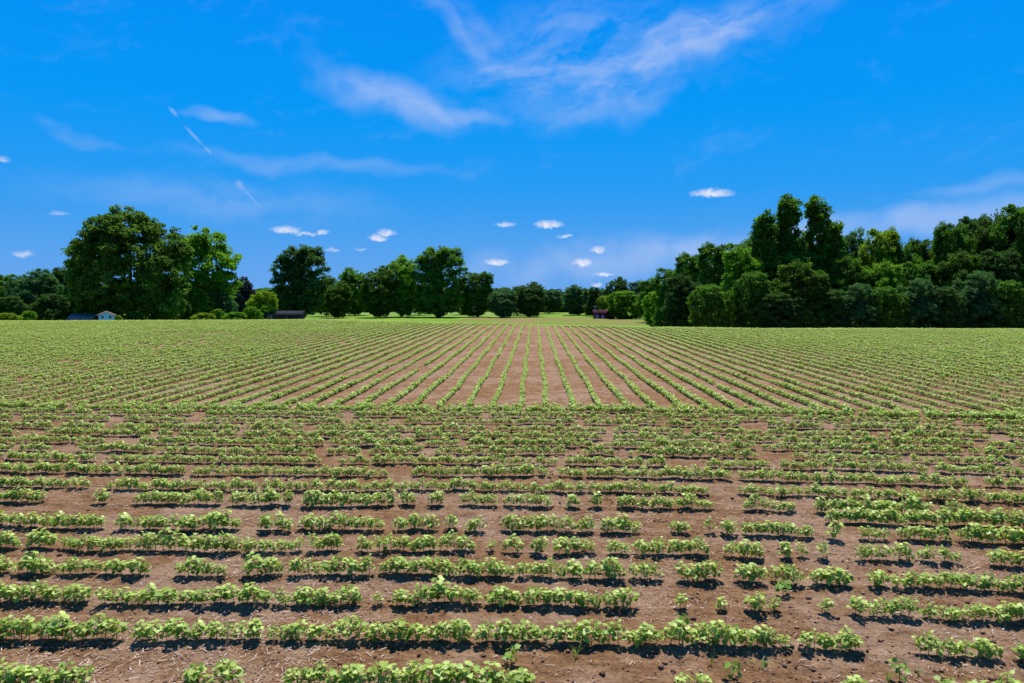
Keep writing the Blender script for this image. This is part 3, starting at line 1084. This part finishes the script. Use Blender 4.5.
for (px, top, w, d, f, lab) in [
        (8, 313, 30, 128, 'f_yellow', 'low yellow green bush at the far left field edge'),
        (28, 311, 18, 131, 'f_bright', 'low bright bush second from the far left field edge'),
        (119, 315.4, 9, 131, 'f_bright', 'tiny pale bush at the right corner of the small blue house'),
        (203, 313, 24, 130, 'f_yellow', 'low yellow green hedge bush right of the largest oak'),
        (219, 309, 14, 134, 'f_bright', 'small upright bright bush between two low hedge bushes'),
        (234, 312, 24, 131, 'f_bright', 'low leafy hedge bush below the purplish tree'),
        (253, 307, 19, 133, 'f_bright', 'rounded bright bush just left of the dark shed')]:
    tree('shrub', px, top, w, d, f, lab, GB, 'bush', cat='bush')
# middle
tree('twin', 300, 246, 52, 232, 'f_dark', 'tall dark tree with uneven top standing above the dark shed', None, 'tree', 0.0)
tree('leafy', 326, 276, 26, 262, 'f_mid', 'mid green tree right behind the tall dark shed tree', GM)
tree('round', 338, 281, 24, 246, 'f_oak', 'small dark round tree in front of the grey green one', GM)
tree('round', 355, 268, 30, 275, 'f_bright', 'rounded green tree behind the small dark round tree', GM)
tree('round', 379, 266, 32, 250, 'f_oak', 'left and darker half of the paired rounded lawn trees', GM)
tree('round', 401, 255, 30, 258, 'f_bright', 'right and taller half of the paired rounded lawn trees', GM, 'tree', 0.6)
tree('twin', 438, 247, 50, 255, 'f_mid', 'broad tall tree with a split crown on the lawn near centre', None, 'tree', 0.0)
tree('leafy', 419, 284, 18, 280, 'f_bright', 'small bright tree between the paired trees and the split crown tree', GM)
tree('forest', 477, 272, 32, 258, 'f_mid', 'medium tree just right of the split crown lawn tree', GM)
tree('shrub', 464, 284, 18, 285, 'f_bright', 'light green tree peeking out right of the split crown lawn tree', GM)
tree('round', 503, 288, 26, 250, 'f_blue', 'small dark ball shaped tree left of centre', GM)
tree('leafy', 517, 286, 24, 275, 'f_blue', 'grey green tree between the ball shaped and the dark slim tree', GM)
tree('round', 530, 282, 28, 258, 'f_dark', 'dark rounded tree beside the ball shaped tree at centre', GM)
tree('leafy', 549, 290, 26, 300, 'f_blue', 'hazy blue green tree right of the dark centre tree', GM)
tree('forest', 563, 296, 22, 330, 'f_blue', 'smallest hazy tree in the centre gap', GM)
tree('round', 578, 285, 28, 280, 'f_blue', 'round bluish tree left of the slim dark tree', GM)
tree('slender', 594, 287, 17, 262, 'f_dark', 'slim dark upright tree beside the red shed', GM)
tree('shrub', 606, 296, 18, 258, 'f_yellow', 'small yellow green tree behind the red shed', GM)
tree('round', 617, 277, 22, 300, 'f_dark', 'dark round tree rising behind the lime green bush', GM)
tree('shrub', 627, 291, 38, 236, 'f_bright', 'broad lime green bushy tree right of the red shed', GM)
tree('leafy', 643, 281, 32, 275, 'f_blue', 'bluish tree behind the lime green bushy tree', GM)
tree('round', 640, 293, 20, 248, 'f_purple', 'purplish dark small tree right of the lime green bushy tree', GM)
# the wood on the right: back rank, middle rank, front rank
wood = [
    ('leafy', 655, 279, 34, 205, 'f_mid', 'leftmost tree of the right hand wood, rounded and green'),
    ('shrub', 661, 291, 34, 170, 'f_bright', 'light green young tree at the left end of the right hand wood'),
    ('forest', 670, 268, 34, 160, 'f_mid', 'second tallest step at the left end of the right hand wood'),
    ('forest', 693, 253, 36, 140, 'f_mid', 'dark topped tree left of the gap beside the left slope of the wood'),
    ('leafy', 683, 275, 36, 122, 'f_dark', 'dark front tree at the left corner of the right hand wood'),
    ('forest', 718, 243, 42, 134, 'f_mid', 'green tree on the left slope two steps below the tallest trees'),
    ('leafy', 741, 247, 40, 124, 'f_bright', 'bright tree leaning against the tallest three plumed tree'),
    ('shrub', 712, 285, 44, 113, 'f_mid', 'bushy front tree below the left slope of the wood'),
    ('plume', 793, 197, 88, 127, 'f_mid', 'tallest tree of the wood with three feathery plumes', 0.0),
    ('shrub', 757, 272, 46, 112, 'f_mid', 'bushy front tree under the left plume of the tallest tree'),
    ('leafy', 800, 262, 50, 112, 'f_oak', 'leafy front tree under the middle of the tallest tree'),
    ('shrub', 781, 293, 44, 109, 'f_dark', 'lowest dark front bush tree below the tallest tree'),
    ('forest', 841, 234, 26, 142, 'f_blue', 'narrow bluish tree in the dip right of the tallest tree'),
    ('slender', 855, 229, 20, 146, 'f_mid', 'slim pointed tree first right of the tallest tree'),
    ('forest', 878, 229, 38, 138, 'f_yellow', 'yellowish green rounded tree in the middle of the wood'),
    ('slender', 889, 232, 16, 150, 'f_blue', 'slim grey green tip behind the yellowish tree'),
    ('leafy', 900, 243, 36, 136, 'f_mid', 'green tree in the lowest dip of the wood skyline'),
    ('forest', 918, 239, 32, 142, 'f_oak', 'olive tree just right of the skyline dip'),
    ('slender', 937, 227, 18, 146, 'f_mid', 'slim tree with a pointed top right of the dip'),
    ('forest', 950, 223, 40, 134, 'f_mid', 'tall green tree where the right part of the wood rises'),
    ('forest', 968, 217, 38, 140, 'f_dark', 'dark tall tree in the rising right part of the wood'),
    ('leafy', 990, 214, 44, 136, 'f_oak', 'broad tall tree near the right edge of the photo'),
    ('forest', 1014, 205, 50, 132, 'f_mid', 'tall tree whose top is cut by the right edge'),
    ('leafy', 1052, 203, 56, 130, 'f_oak', 'tall tree at the right edge mostly out of the photo'),
    ('leafy', 850, 257, 40, 122, 'f_mid', 'mid height tree right under the skyline beside the tallest tree'),
    ('leafy', 880, 262, 42, 120, 'f_bright', 'mid height bright tree below the yellowish rounded tree'),
    ('forest', 915, 262, 40, 122, 'f_mid', 'mid height green tree below the skyline dip'),
    ('leafy', 955, 252, 44, 119, 'f_oak', 'mid height olive tree below the rising right skyline'),
    ('forest', 995, 250, 48, 118, 'f_dark', 'mid height dark tree below the right edge trees'),
    ('shrub', 833, 290, 40, 110, 'f_dark', 'dark front bush tree right of the tallest tree'),
    ('shrub', 856, 284, 42, 110, 'f_blue', 'grey green front bush tree with pale leaves, left of four'),
    ('shrub', 888, 287, 38, 109, 'f_mid', 'green front bush tree second of the four along the wood edge'),
    ('shrub', 916, 279, 44, 110, 'f_blue', 'grey green front bush tree below the olive tree'),
    ('shrub', 946, 287, 38, 109, 'f_dark', 'dark front bush tree left of the large pale front one'),
    ('shrub', 976, 272, 52, 111, 'f_blue', 'large pale grey green front bush tree near the right edge'),
    ('shrub', 1010, 281, 44, 109, 'f_mid', 'green front bush tree at the right edge of the photo'),
    ('shrub', 1045, 284, 44, 109, 'f_dark', 'dark front bush tree half outside the right edge'),
]
for (k, px, top, w, d, f, lab, *turn) in wood:
    tree(k, px, top, w, d, f, lab, GW, 'woodland_tree', *turn)

# distant woods that close the horizon, and the unlit depth of the wood behind its edge
wood_col = bpy.data.collections.new('wood_tree_kinds')
for i, (k, f) in enumerate([('round', 'f_blue'), ('leafy', 'f_mid'), ('forest', 'f_blue'), ('forest', 'f_dark')]):
    me = P0[k]['crown'].copy()
    me.materials.clear()
    me.materials.append(M[f])
    wood_col.objects.link(bpy.data.objects.new('wood_kind_%02d' % i, me))
pts, sc = [], []
for az in np.arange(-64, 64, .42):
    for rank_ in range(3):
        d = 400 + 40 * rank_ + rs.uniform(-14, 14)
        a = R(az + rs.uniform(-.25, .25))
        x, y = d * math.sin(a), d * math.cos(a)
        s = rs.uniform(.42, .66) * (1 if abs(az) < 24 else 1.25)
        pts.append((x, y, float(terrain(x, y)) - .4))
        sc.append((s * rs.uniform(1.0, 1.35), s * 1.1, s))
for px in np.arange(214, 640, 5.0):                          # added undergrowth: closes the view where dark shade lies under the lawn trees
    d = rs.uniform(322, 345)
    x, y = at(px + rs.uniform(-2, 2), d)
    s = rs.uniform(.24, .42)
    pts.append((x, y, float(terrain(x, y)) - .6))
    sc.append((s * 1.3, s * 1.2, s))
scatter('distant_woods', pts, wood_col, 4, .02, np.array(sc), 5, kind='stuff', label='low hazy belt of woods along the horizon')
pts, sc = [], []
for k in range(190):
    px, d = rs.uniform(690, 1600), rs.uniform(142, 200)
    if px < 760 and d > 165:
        continue
    x, y = at(px, d)
    lim = float(np.interp(px, [690, 735, 760, 835, 900, 1000, 1250], [262, 254, 225, 240, 252, 222, 215]))
    zt = CAM_H + math.tan(el_of(lim + rs.uniform(4, 22))) * d
    zb = float(terrain(x, y)) - .3
    s = (zt - zb) / 20.5
    pts.append((x, y, zb))
    sc.append((s * 1.05, s * 1.05, s))
scatter('wood_interior', pts, wood_col, 4, .02, np.array(sc), 6, var=rs.integers(1, 4, len(pts)), kind='stuff', label='dense mass of trees behind the edge of the right hand wood')

# ------------------------------------------------------------------ small buildings under the trees


def prism_roof(L, Wd, h0, h1, over, th):
    """gabled roof slab, ridge along x"""
    mb = MB()
    for s in (-1, 1):
        x0, x1 = -L / 2 - over, L / 2 + over
        e = Wd / 2 + over
        sl = (h1 - h0) / (Wd / 2)
        ze = h0 - over * sl
        mb.add([(x0, s * e, ze), (x1, s * e, ze), (x1, s * .004, h1), (x0, s * .004, h1),
                (x0, s * e, ze + th), (x1, s * e, ze + th), (x1, s * .004, h1 + th), (x0, s * .004, h1 + th)],
               [(0, 1, 2, 3), (4, 5, 6, 7), (0, 1, 5, 4), (1, 2, 6, 5), (2, 3, 7, 6), (3, 0, 4, 7)])
    return mb


def gable_walls(L, Wd, h0, h1):
    mb = MB()
    x, y = L / 2, Wd / 2
    V = [(-x, -y, -.6), (x, -y, -.6), (x, y, -.6), (-x, y, -.6), (-x, -y, h0), (x, -y, h0), (x, y, h0), (-x, y, h0), (-x, 0, h1), (x, 0, h1)]
    mb.add(V, [(0, 1, 5, 4), (2, 3, 7, 6), (1, 2, 6, 5), (3, 0, 4, 7)], [(5, 6, 9), (7, 4, 8)])
    return mb


def house(name, label, cat, px, d, rz, L, Wd, h0, h1, wall, roof, windows=(), doors=(), group=None, top=None):
    x, y = at(px, d)
    zb = float(terrain(x, y))
    if top is not None:                                    # ridge height read against the skyline, eaves in proportion
        k = (CAM_H + math.tan(el_of(top)) * d - zb) / h1
        h0, h1 = h0 * k, h1 * k
        windows = [(q[0], q[1], h0 - q[2], q[3], q[4]) for q in windows]
    o = thing(name, label, cat, (x, y, zb), rz, group)
    link('wall', gable_walls(L, Wd, h0, h1 - .02).mesh('wall', [M[wall]]), o)
    link('roof', prism_roof(L, Wd, h0 + .02, h1, .3, .12).mesh('roof', [M[roof]]), o)
    for (side, u, z0, w, h) in windows:
        fr, pa = MB(), MB()
        if side == 'x':                                    # gable end facing +x
            fr.box(L / 2, L / 2 + .05, u - w / 2, u + w / 2, z0, z0 + h)
            pa.box(L / 2 + .04, L / 2 + .07, u - w / 2 + .07, u + w / 2 - .07, z0 + .07, z0 + h - .07)
        else:                                              # long side facing -y
            fr.box(u - w / 2, u + w / 2, -Wd / 2 - .05, -Wd / 2, z0, z0 + h)
            pa.box(u - w / 2 + .07, u + w / 2 - .07, -Wd / 2 - .07, -Wd / 2 - .04, z0 + .07, z0 + h - .07)
        f = link('window', fr.mesh('window', [M['wall_white']]), o)
        link('pane', pa.mesh('pane', [M['glass']]), f)
    for (u, w, h, m) in doors:
        db = MB()
        db.box(u - w / 2, u + w / 2, -Wd / 2 - .08, -Wd / 2, 0, h)
        link('door', db.mesh('door', [M[m]]), o)
    return o


# blue gable end turned to the camera, roof slope seen at its left
house('small_house', 'small pale blue house with a faded red roof below the largest oak', 'house', 107, 137, R(-62), 3.6, 2.7, 2.5, 3.2, 'wall_blue', 'roof_pink',
      [('x', -.65, .75, .55, .55), ('x', .65, .75, .55, .55)], top=311.4)
house('low_house', 'low roof of a building just left of the small blue house, beneath the oak', 'house', 84, 140, R(9), 4.4, 3.2, 1.9, 3.0, 'wall_dark', 'roof_pink', [('y', -1.2, .7, .6, .5)], top=314.4)
house('shed', 'low dark shed with grey roof under the tall dark tree', 'shed', 284, 205, R(8), 11.0, 5, 2.6, 3.6, 'wall_dark', 'roof_grey', [('y', -3.5, .9, 1.2, .6)], [(1.2, 2.2, 1.9, 'roof_dark')], top=311.2)
o = house('red_shed', 'dark red low shed with pale openings beside the lime green tree', 'shed', 604, 240, R(-4), 7.2, 4.5, 1.9, 2.9, 'wall_red', 'roof_red',
          [], [(-2.3, 1.1, 1.3, 'pale'), (-.4, 1.0, 1.2, 'pale'), (1.6, 1.4, 1.2, 'wall_red')])
lean = MB()
lean.add([(3.9, -2.2, 1.9), (8.2, -2.2, 1.0), (8.2, 2.2, 1.0), (3.9, 2.2, 1.9), (3.9, -2.2, 2.05), (8.2, -2.2, 1.15), (8.2, 2.2, 1.15), (3.9, 2.2, 2.05)],
         [(0, 1, 2, 3), (4, 5, 6, 7), (0, 1, 5, 4), (1, 2, 6, 5), (2, 3, 7, 6), (3, 0, 4, 7)])
link('lean_to_roof', lean.mesh('lean_to_roof', [M['roof_dark']]), o)
for xx in (5.6, 8.0):
    pb = MB()
    pb.box(xx, xx + .12, -2.1, -1.98, -.5, 1.1 + (8.2 - xx) * .2)
    link('post', pb.mesh('post', [M['post']]), o)
x, y = at(595, 238)
t_ = thing('utility_pole', 'thin grey pole standing at the left end of the red shed', 'pole', (x, y, float(terrain(x, y))))
pb = MB()
pb.tube([(0, 0, -.5), (0, 0, 4.4)], [.12, .10], 8)
link('shaft', pb.mesh('shaft', [M['post']]), t_)
pb = MB()
pb.box(-.7, .7, -.06, .06, 4.0, 4.14)
link('crossarm', pb.mesh('crossarm', [M['post']]), t_)
house('white_house', 'white low house glimpsed between the paired lawn trees and the split crown tree', 'house', 405, 318, R(3), 8, 5, 2.2, 3.2, 'wall_white', 'roof_grey', [('y', -2.2, .8, 1.1, 1.0), ('y', 2.0, .8, 1.1, 1.0)], [(0, 1.0, 1.9, 'wall_dark')])
house('white_house', 'white low house glimpsed right of the split crown lawn tree', 'house', 467, 322, R(-4), 8, 5, 2.0, 3.0, 'wall_white', 'roof_grey', [('y', -2.4, .8, 1.1, .9), ('y', 2.4, .8, 1.1, .9)], [(.3, 1.0, 1.8, 'wall_dark')])
house('shed', 'tiny pale blue shed at the left foot of the right hand wood', 'shed', 669, 205, R(10), 1.7, 1.7, 2.0, 2.6, 'wall_blue', 'roof_grey', [], [(0, .8, 1.7, 'wall_white')])
